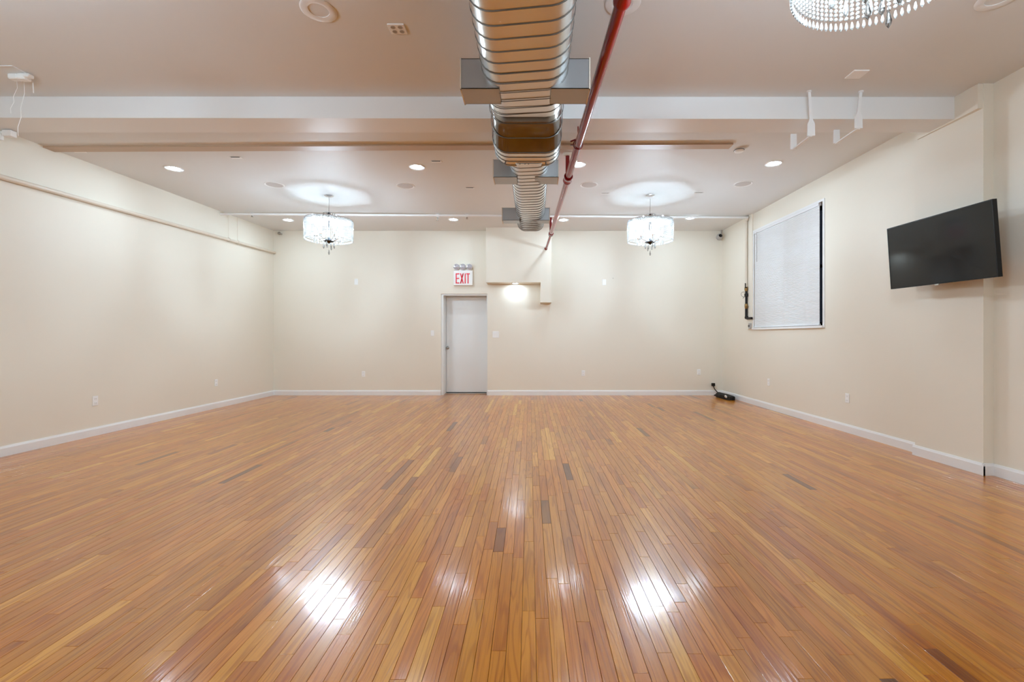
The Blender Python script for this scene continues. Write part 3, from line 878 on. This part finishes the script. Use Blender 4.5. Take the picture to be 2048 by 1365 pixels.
t = empty('pipe_stub', (rwx(ys)-.02, ys, CAMH+(VY-652.5)*ys/FPX), label='small grey capped box at the lower window corner, under the valve', cat='junction box')
MB().rbox(-.03, .01, -.045, .03, -.05, .05, .006).build('housing', 'grey_plastic', t)
MB().lathe([(0, -.003), (.018, 0), (.018, .01)], (-.03, 0, 0), 14, Matrix.Rotation(-PI/2, 4, 'Y')).build('cap', 'iron', t)

# ------------------------------------------------------------------ hanging J brackets
def jbracket(ptop, pbot, pend, label, lw):
    # strap drops from the front ceiling, turns back under the beam, turns up again
    yA = ceil_at(ptop[0], ptop[1], True).y
    yA = min(yA, 4.12)
    A = at(ptop[0], ptop[1], yA); A.z = CAMH + h_front(A.x)
    B = at(pbot[0], pbot[1], yA)
    hB = B.z-CAMH
    yE = FPX*hB/(VY-pend[1]); E = Vector(((pend[0]-VX)*yE/FPX, yE, B.z))
    t = empty('hanging_bracket', A, label=label, cat='bracket', group='white J brackets hooked under the beam')
    def P(n, mb): return rel(t, mb).build(n, 'white', t)
    th = .006
    d = (E-B).normalized(); s = Vector((d.y, -d.x, 0))
    def strap(a, b, wa, wb, nrm):
        side = s
        return MB().hexa([a-side*wa-nrm*th, a+side*wa-nrm*th, a+side*wa+nrm*th, a-side*wa+nrm*th, b-side*wb-nrm*th, b+side*wb-nrm*th, b+side*wb+nrm*th, b-side*wb+nrm*th])
    Bm = B + Vector((0,0,lw)); Bt = B + Vector((0,0,lw+.04))
    P('hanger_strap', strap(A+Vector((0,0,.01)), Bt, .012, .013, d))
    P('front_plate', strap(Bt, Bm, .013, .032, d)); P('front_plate', strap(Bm, B, .032, .034, d))
    P('cross_bar', strap(B, E, .014, .014, Vector((0,0,1))))
    P('rear_plate', strap(E, E+Vector((0,0,.15)), .03, .027, d))
    P('foot', MB().lathe([(0, -.012), (.02, -.01), (.022, .004)], A, 14))
jbracket((1618, 186), (1622, 272), (1587, 299), 'white J bracket hooked under the beam, the one nearer the duct', .11)
jbracket((1722, 186), (1717, 257), (1673, 287), 'white J bracket hooked under the beam, the one nearer the television', .11)

# ------------------------------------------------------------------ television
tv = empty('television', (3.74, 4.15, CAMH+.80), label='black flat screen television tilted out from the side wall pier', cat='television')
TL, TR, BR, BL = at(1774, 458, 4.6875), at(1985, 398, 3.61), at(1997, 554, 3.62), at(1782, 579, 4.70)
n_ = (TR-TL).cross(BL-TL).normalized()
if n_.x > 0: n_ = -n_
def tvq(mb, a, b, c, d, o0, o1):   # slab between offsets
    mb.hexa([a+n_*o0, b+n_*o0, c+n_*o0, d+n_*o0, a+n_*o1, b+n_*o1, c+n_*o1, d+n_*o1]); return mb
u = (TR-TL).normalized(); v = (BL-TL).normalized()
e = .008
rel(tv, tvq(MB(), TL+n_*0, TR, BR, BL, -.035, -.004)).build('casing', 'black', tv)
rel(tv, tvq(MB(), TL+(u+v)*e, TR+(v-u)*e, BR-(u+v)*e*1.1, BL+(u-v)*e*1.1, -.004, 0)).build('screen', 'screen', tv)
bz = MB()
for a, b, c, d in ((TL, TR, TR+(v-u)*e, TL+(u+v)*e), (TR, BR, BR-(u+v)*e, TR+(v-u)*e), (BR, BL, BL+(u-v)*e, BR-(u+v)*e), (BL, TL, TL+(u+v)*e, BL+(u-v)*e)):
    tvq(bz, a, b, c, d, -.006, .002)
rel(tv, bz).build('bezel', 'black', tv)
mid = (BL+BR)/2
rel(tv, MB().box(mid.x-.012, mid.x-.002, mid.y-.02, mid.y+.02, mid.z-.012, mid.z)).build('badge', 'nickel', tv)
cT = (TL+TR+BL+BR)/4
rel(tv, MB().box(cT.x+.05, 3.97, 4.27, 4.33, cT.z-.04, cT.z+.04).box(3.93, 3.985, 4.08, 4.5, cT.z-.08, cT.z+.08).box(cT.x+.03, cT.x+.07, 4.05, 4.5, cT.z-.1, cT.z+.1)).build('wall_mount', 'iron', tv)
rel(tv, tvq(MB(), TL+u*.25+v*.1, TR-u*.25+v*.1, BR-u*.25-v*.1, BL+u*.25-v*.1, -.055, -.034)).build('rear_housing', 'black', tv)

# ------------------------------------------------------------------ exit sign
ex = empty('exit_sign', at(927, 557, ZB), label='white exit sign with red letters and lamp heads above the door', cat='exit sign')
sx, sz = .2, .155
MB().rbox(-sx, sx, -.055, 0, -sz, sz, .008).build('sign_box', 'plastic', ex)
MB().box(-sx+.008, sx-.008, -.058, -.054, -sz+.008, sz-.008).build('sign_face', 'exitwhite', ex)
lh, lw_, st = .2, .075, .02
def letter(name, polys, x, label):
    mb = MB()
    for p_ in polys: mb.prism([(x+a, b) for a, b in p_], -.061, -.057)
    tag(mb.build(name, 'exitred', ex), label)
z0_, z1_ = -.115, .095
zm = (z0_+z1_)/2
R_ = lambda a, b, c, d: [(a, c), (b, c), (b, d), (a, d)]
letter('letter', [R_(0, st, z0_, z1_), R_(st, lw_, z1_-st, z1_), R_(st, lw_*.95, zm-st/2, zm+st/2), R_(st, lw_, z0_, z0_+st)], -.152, 'red letter E')
letter('letter', [[(0, z0_), (st*1.05, z0_), (lw_, z1_), (lw_-st*1.05, z1_)]], -.062, 'red letter X')
o_ = ex.children[-1]
mb = MB().prism([(-.062+a, b) for a, b in [(lw_-st*1.05, z0_), (lw_, z0_), (st*1.05, z1_), (0, z1_)]], -.0612, -.0572)
me2 = bpy.data.meshes.new('x'); 
x0_ = -.062
xm = MB()
for poly in ([(0, z0_), (st*1.05, z0_), (lw_, z1_), (lw_-st*1.05, z1_)], [(lw_-st*1.05, z0_), (lw_, z0_), (st*1.05, z1_), (0, z1_)]):
    xm.prism([(x0_+a, b) for a, b in poly], -.0612 if poly[0][0] else -.061, -.057)
me2.from_pydata(xm.v, [], xm.f); me2.materials.append(M['exitred']); o_.data = me2
letter('letter', [R_(0, st, z0_, z1_)], .034, 'red letter I')
letter('letter', [R_(lw_/2-st/2, lw_/2+st/2, z0_, z1_-st), R_(0, lw_, z1_-st, z1_)], .066, 'red letter T')
MB().box(-.17, .17, -.035, 0, sz, sz+.028).build('lamp_bar', 'plastic', ex)
for i in (-1, 0, 1):
    hd = MB().lathe([(0, -.045), (.03, -.045), (.058, -.01), (.064, .03), (.060, .036)], (i*.133, -.05, sz+.075), 22, Matrix.Rotation(PI/2+.12, 4, 'X')).build('lamp_head', 'plastic', ex, True)
    MB().lathe([(0, .040), (.03, .038), (.060, .030)], (i*.133, -.05, sz+.075), 22, Matrix.Rotation(PI/2+.12, 4, 'X')).build('lamp_lens', 'lens', hd, True)

# ------------------------------------------------------------------ outlets, switches, plates
def outlet(p, rz, label, kind='outlet', sc_=1.0):
    t = empty('wall_outlet' if kind == 'outlet' else ('light_switch' if kind.startswith('switch') else 'wall_plate'), p, rz, label=label,
              cat={'outlet': 'outlet', 'switch': 'light switch', 'switch2': 'light switch', 'plate': 'cover plate'}[kind])
    w_ = .116*sc_ if kind == 'switch2' else .072*sc_
    h_ = .118*sc_
    MB().rbox(-w_/2, w_/2, -.007, 0, -h_/2, h_/2, .0025).build('plate', 'plastic', t)
    if kind == 'outlet':
        for k in (-1, 1):
            s_ = MB().rbox(-.017, .017, -.0095, -.006, k*.0265-.014, k*.0265+.014, .001).build('socket', 'plastic', t)
            MB().box(-.008, -.0055, -.0099, -.009, k*.0265-.004, k*.0265+.006).box(.0055, .008, -.0099, -.009, k*.0265-.004, k*.0265+.006).build('slot', 'slot', s_)
    elif kind.startswith('switch'):
        for k in ((-.023, .023) if kind == 'switch2' else (0,)):
            MB().add([(k-.0165,-.007,-.033), (k+.0165,-.007,-.033), (k+.0165,-.007,.033), (k-.0165,-.007,.033), (k-.0165,-.0085,-.033), (k+.0165,-.0085,-.033), (k+.0165,-.0125,.033), (k-.0165,-.0125,.033)],
                     [(4,5,6,7), (0,1,5,4), (1,2,6,5), (2,3,7,6), (3,0,4,7)]).build('rocker', 'plastic', t)
    else:
        MB().lathe([(0, -.0015), (.003, -.001), (.003, .001)], (0, -.007, .04), 8, RX).build('screw', 'nickel', t)
    return t
YB = ZB
outlet(at(727, 748.5, YB), 0, 'white outlet low on the end wall, on the piped wall side of the door')
outlet(at(1166.5, 747, YB), 0, 'white outlet low on the end wall below the soffit step')
outlet(at(1397.5, 744.5, YB), 0, 'white outlet low on the end wall near the black power strip')
outlet(at(712.5, 564, YB), 0, 'blank white plate high on the end wall below the piped wall side chandelier', 'plate', 1.05)
outlet(at(1208.5, 565, YB), 0, 'blank white plate high on the end wall between soffit and window side chandelier', 'plate', 1.0)
outlet(at(865, 667, YB), 0, 'white light switch on the handle side of the exit door', 'switch')
outlet(at(991.5, 669.5, YB), 0, 'wide double light switch under the lit soffit', 'switch2', 1.15)
def on_left(px, py): k = (px-VX)/FPX; y = XL/k; return at(px, py, y)
outlet(on_left(190, 802.5), -PI/2*-1, 'white outlet on the long piped wall, nearest the viewer')
outlet(on_left(432, 766), PI/2, 'faint white outlet on the long piped wall, near its far end')
def on_right(px, py): y = rw_at(px); return at(px, py, y)
outlet(on_right(1695, 797), -PI/2, 'white outlet on the window wall, nearest the viewer')
outlet(on_right(1537.5, 765), -PI/2, 'faint white outlet on the window wall below the window')
t = empty('wall_nail', at(1226, 557, ZB), label='tiny dark nail in the end wall beside the blank plate', cat='nail')
MB().lathe([(0, .012), (.008, .01), (.006, 0), (.003, -.01)], (0, 0, 0), 8, RX).build('head', 'nickel', t)

# cameras in the far corners
t = empty('security_camera', at(1439, 474, ZB-.16), label='grey round security camera in the far corner beside the window wall', cat='camera')
MB().lathe([(0,-.07), (.035,-.065), (.062,-.03), (.062,.02), (.045,.05), (0,.055)], (0,0,0), 20, Matrix.Rotation(PI/2-.3, 4, 'X')).build('housing', 'grey_plastic', t, True)
MB().lathe([(0,.066), (.03,.06), (.04,.045)], (0,0,0), 18, Matrix.Rotation(PI/2-.3, 4, 'X')).build('lens', 'black', t, True)
MB().tube([(.03,.03,0), (.075,.09,.03), (.078,.1,.13), (.078,.1,.20)], .012, 8).build('arm', 'grey_plastic', t, True)
t = empty('security_camera', at(558.5, 467, ZB-.08), label='tiny dark dome camera in the far corner by the piped wall', cat='camera')
MB().lathe([(0,-.03), (.02,-.028), (.03,-.01), (.03,.01), (0,.012)], (0,0,0), 16, Matrix.Rotation(PI/2, 4, 'X') @ Matrix.Rotation(PI, 4, 'X')).build('dome', 'nickel', t, True)
MB().box(-.02, .02, .0, .085, -.012, .012).build('base', 'grey_plastic', t)

# ------------------------------------------------------------------ power strip
A = Vector((3.70, 9.12, 0)); B = Vector((3.80, 8.60, 0))
ang = math.atan2(B.y-A.y, B.x-A.x)
ps = empty('power_strip', A, ang, label='black power strip lying against the baseboard in the far corner', cat='power strip')
Lp = (B-A).length
tilt = Matrix.Rotation(-.5, 4, 'X')
MB().loops([[Vector((x, y_, z_)) for y_, z_ in prof] for x, prof in (
    (0, [(-.02, .005), (.05, 0), (.055, .075), (.02, .095), (-.02, .07)]),
    (.05, [(-.035, .0), (.06, 0), (.065, .085), (.02, .105), (-.035, .075)]),
    (Lp*.6, [(-.055, .0), (.065, 0), (.07, .085), (.02, .10), (-.05, .065)]),
    (Lp-.04, [(-.04, .0), (.06, 0), (.065, .075), (.02, .09), (-.035, .065)]),
    (Lp, [(-.02, .005), (.045, .005), (.05, .06), (.02, .075), (-.02, .055)]))]).build('housing', 'black', ps)
MB().lathe([(0, .012), (.028, .01), (.034, 0), (.03, -.01)], (Lp*.72, -.048, .055), 18, Matrix.Rotation(PI/2+.5, 4, 'X')).build('round_switch', 'plastic', ps, True)
MB().rbox(.1, .19, -.052, -.03, .03, .06, .004).build('socket_block', 'slot', ps)
pc = at(1426.5, 770, ZB-.06)
inv = (Matrix.Translation(A) @ Matrix.Rotation(ang, 4, 'Z')).inverted()
pts = [pc+Vector((0,.0,-.02)), pc+Vector((.02,-.03,-.09)), pc+Vector((.07,-.07,-.17)), Vector((3.67, 9.16, .03)), Vector((3.71, 9.10, .03))]
def smooth_path(p, n=6):
    out = []
    for i in range(len(p)-1):
        a, b, c_, d = p[max(i-1,0)], p[i], p[i+1], p[min(i+2, len(p)-1)]
        for k in range(n):
            s_ = k/n
            out.append(.5*((2*b)+(c_-a)*s_+(2*a-5*b+4*c_-d)*s_*s_+(3*b-a-3*c_+d)*s_**3))
    return out+[p[-1]]
MB().tube([inv @ q for q in smooth_path(pts)], .009, 8).build('cord', 'black', ps, True)
pm = inv @ pc
MB().rbox(pm.x-.03, pm.x+.03, pm.y-.03, pm.y+.03, pm.z-.03, pm.z+.035, .008).build('plug', 'black', ps)

# ------------------------------------------------------------------ bits at the upper edge by the piped wall
p = ceil_at(42, 150, True)
t = empty('ceiling_adapter', p, label='white cable adapter stuck to the ceiling before the beam', cat='adapter')
MB().rbox(-.09, -.01, -.03, .03, -.045, .0, .008).rbox(-.005, .065, -.035, .03, -.05, 0, .008).build('housing', 'plastic', t)
MB().rbox(.065, .12, -.05, .0, -.04, -.01, .006).build('connector', 'plastic', t)
cb = empty('ceiling_cable', ceil_at(20, 132, True), label='thin white cable running along the near ceiling to the adapter', cat='cable')
pts = [ceil_at(-60, 131, True), ceil_at(25, 131, True), ceil_at(35, 136, True), ceil_at(60, 150, True), ceil_at(66, 158, True)]
pts = [q-Vector((0,0,.004)) for q in pts]
pts += [pts[-1]+Vector((0,0,-.04)), pts[-1]+Vector((.005,0,-.12))]
rel(cb, MB().tube(pts, .004, 6)).build('cable', 'plastic', cb, True)
pz = ceil_at(48, 160, True)
for dx, lab, dd in ((0, 'thin white string dangling in front of the beam by the piped wall', .0), (-.065, 'shorter thin white string dangling beside the wall connector', -.2)):
    base = Vector((pz.x+dx, pz.y, pz.z))
    s_ = empty('hanging_wire', base, label=lab, cat='wire')
    L_ = .50+dd
    MB().tube([Vector((0,0,0)), Vector((.005,0,-.12*L_/.5)), Vector((-.03,0,-.25*L_/.5)), Vector((-.025,0,-.33*L_/.5)), Vector((-.055,0,-.42*L_/.5)), Vector((-.052,0,-L_))], .0022, 5).build('wire', 'plastic', s_, True)
p = at(12, 269, 4.55)
t = empty('wall_connector', p, label='small white bracket box where the beam meets the piped wall', cat='bracket')
MB().rbox(p.x*0-.01, .08, -.03, .03, -.025, .035, .005).build('housing', 'plastic', t)
MB().box(-.18, -.01, -.012, .012, .005, .03).box(-.075, -.035, -.012, .012, -.055, .01).build('arm', 'plastic', t)
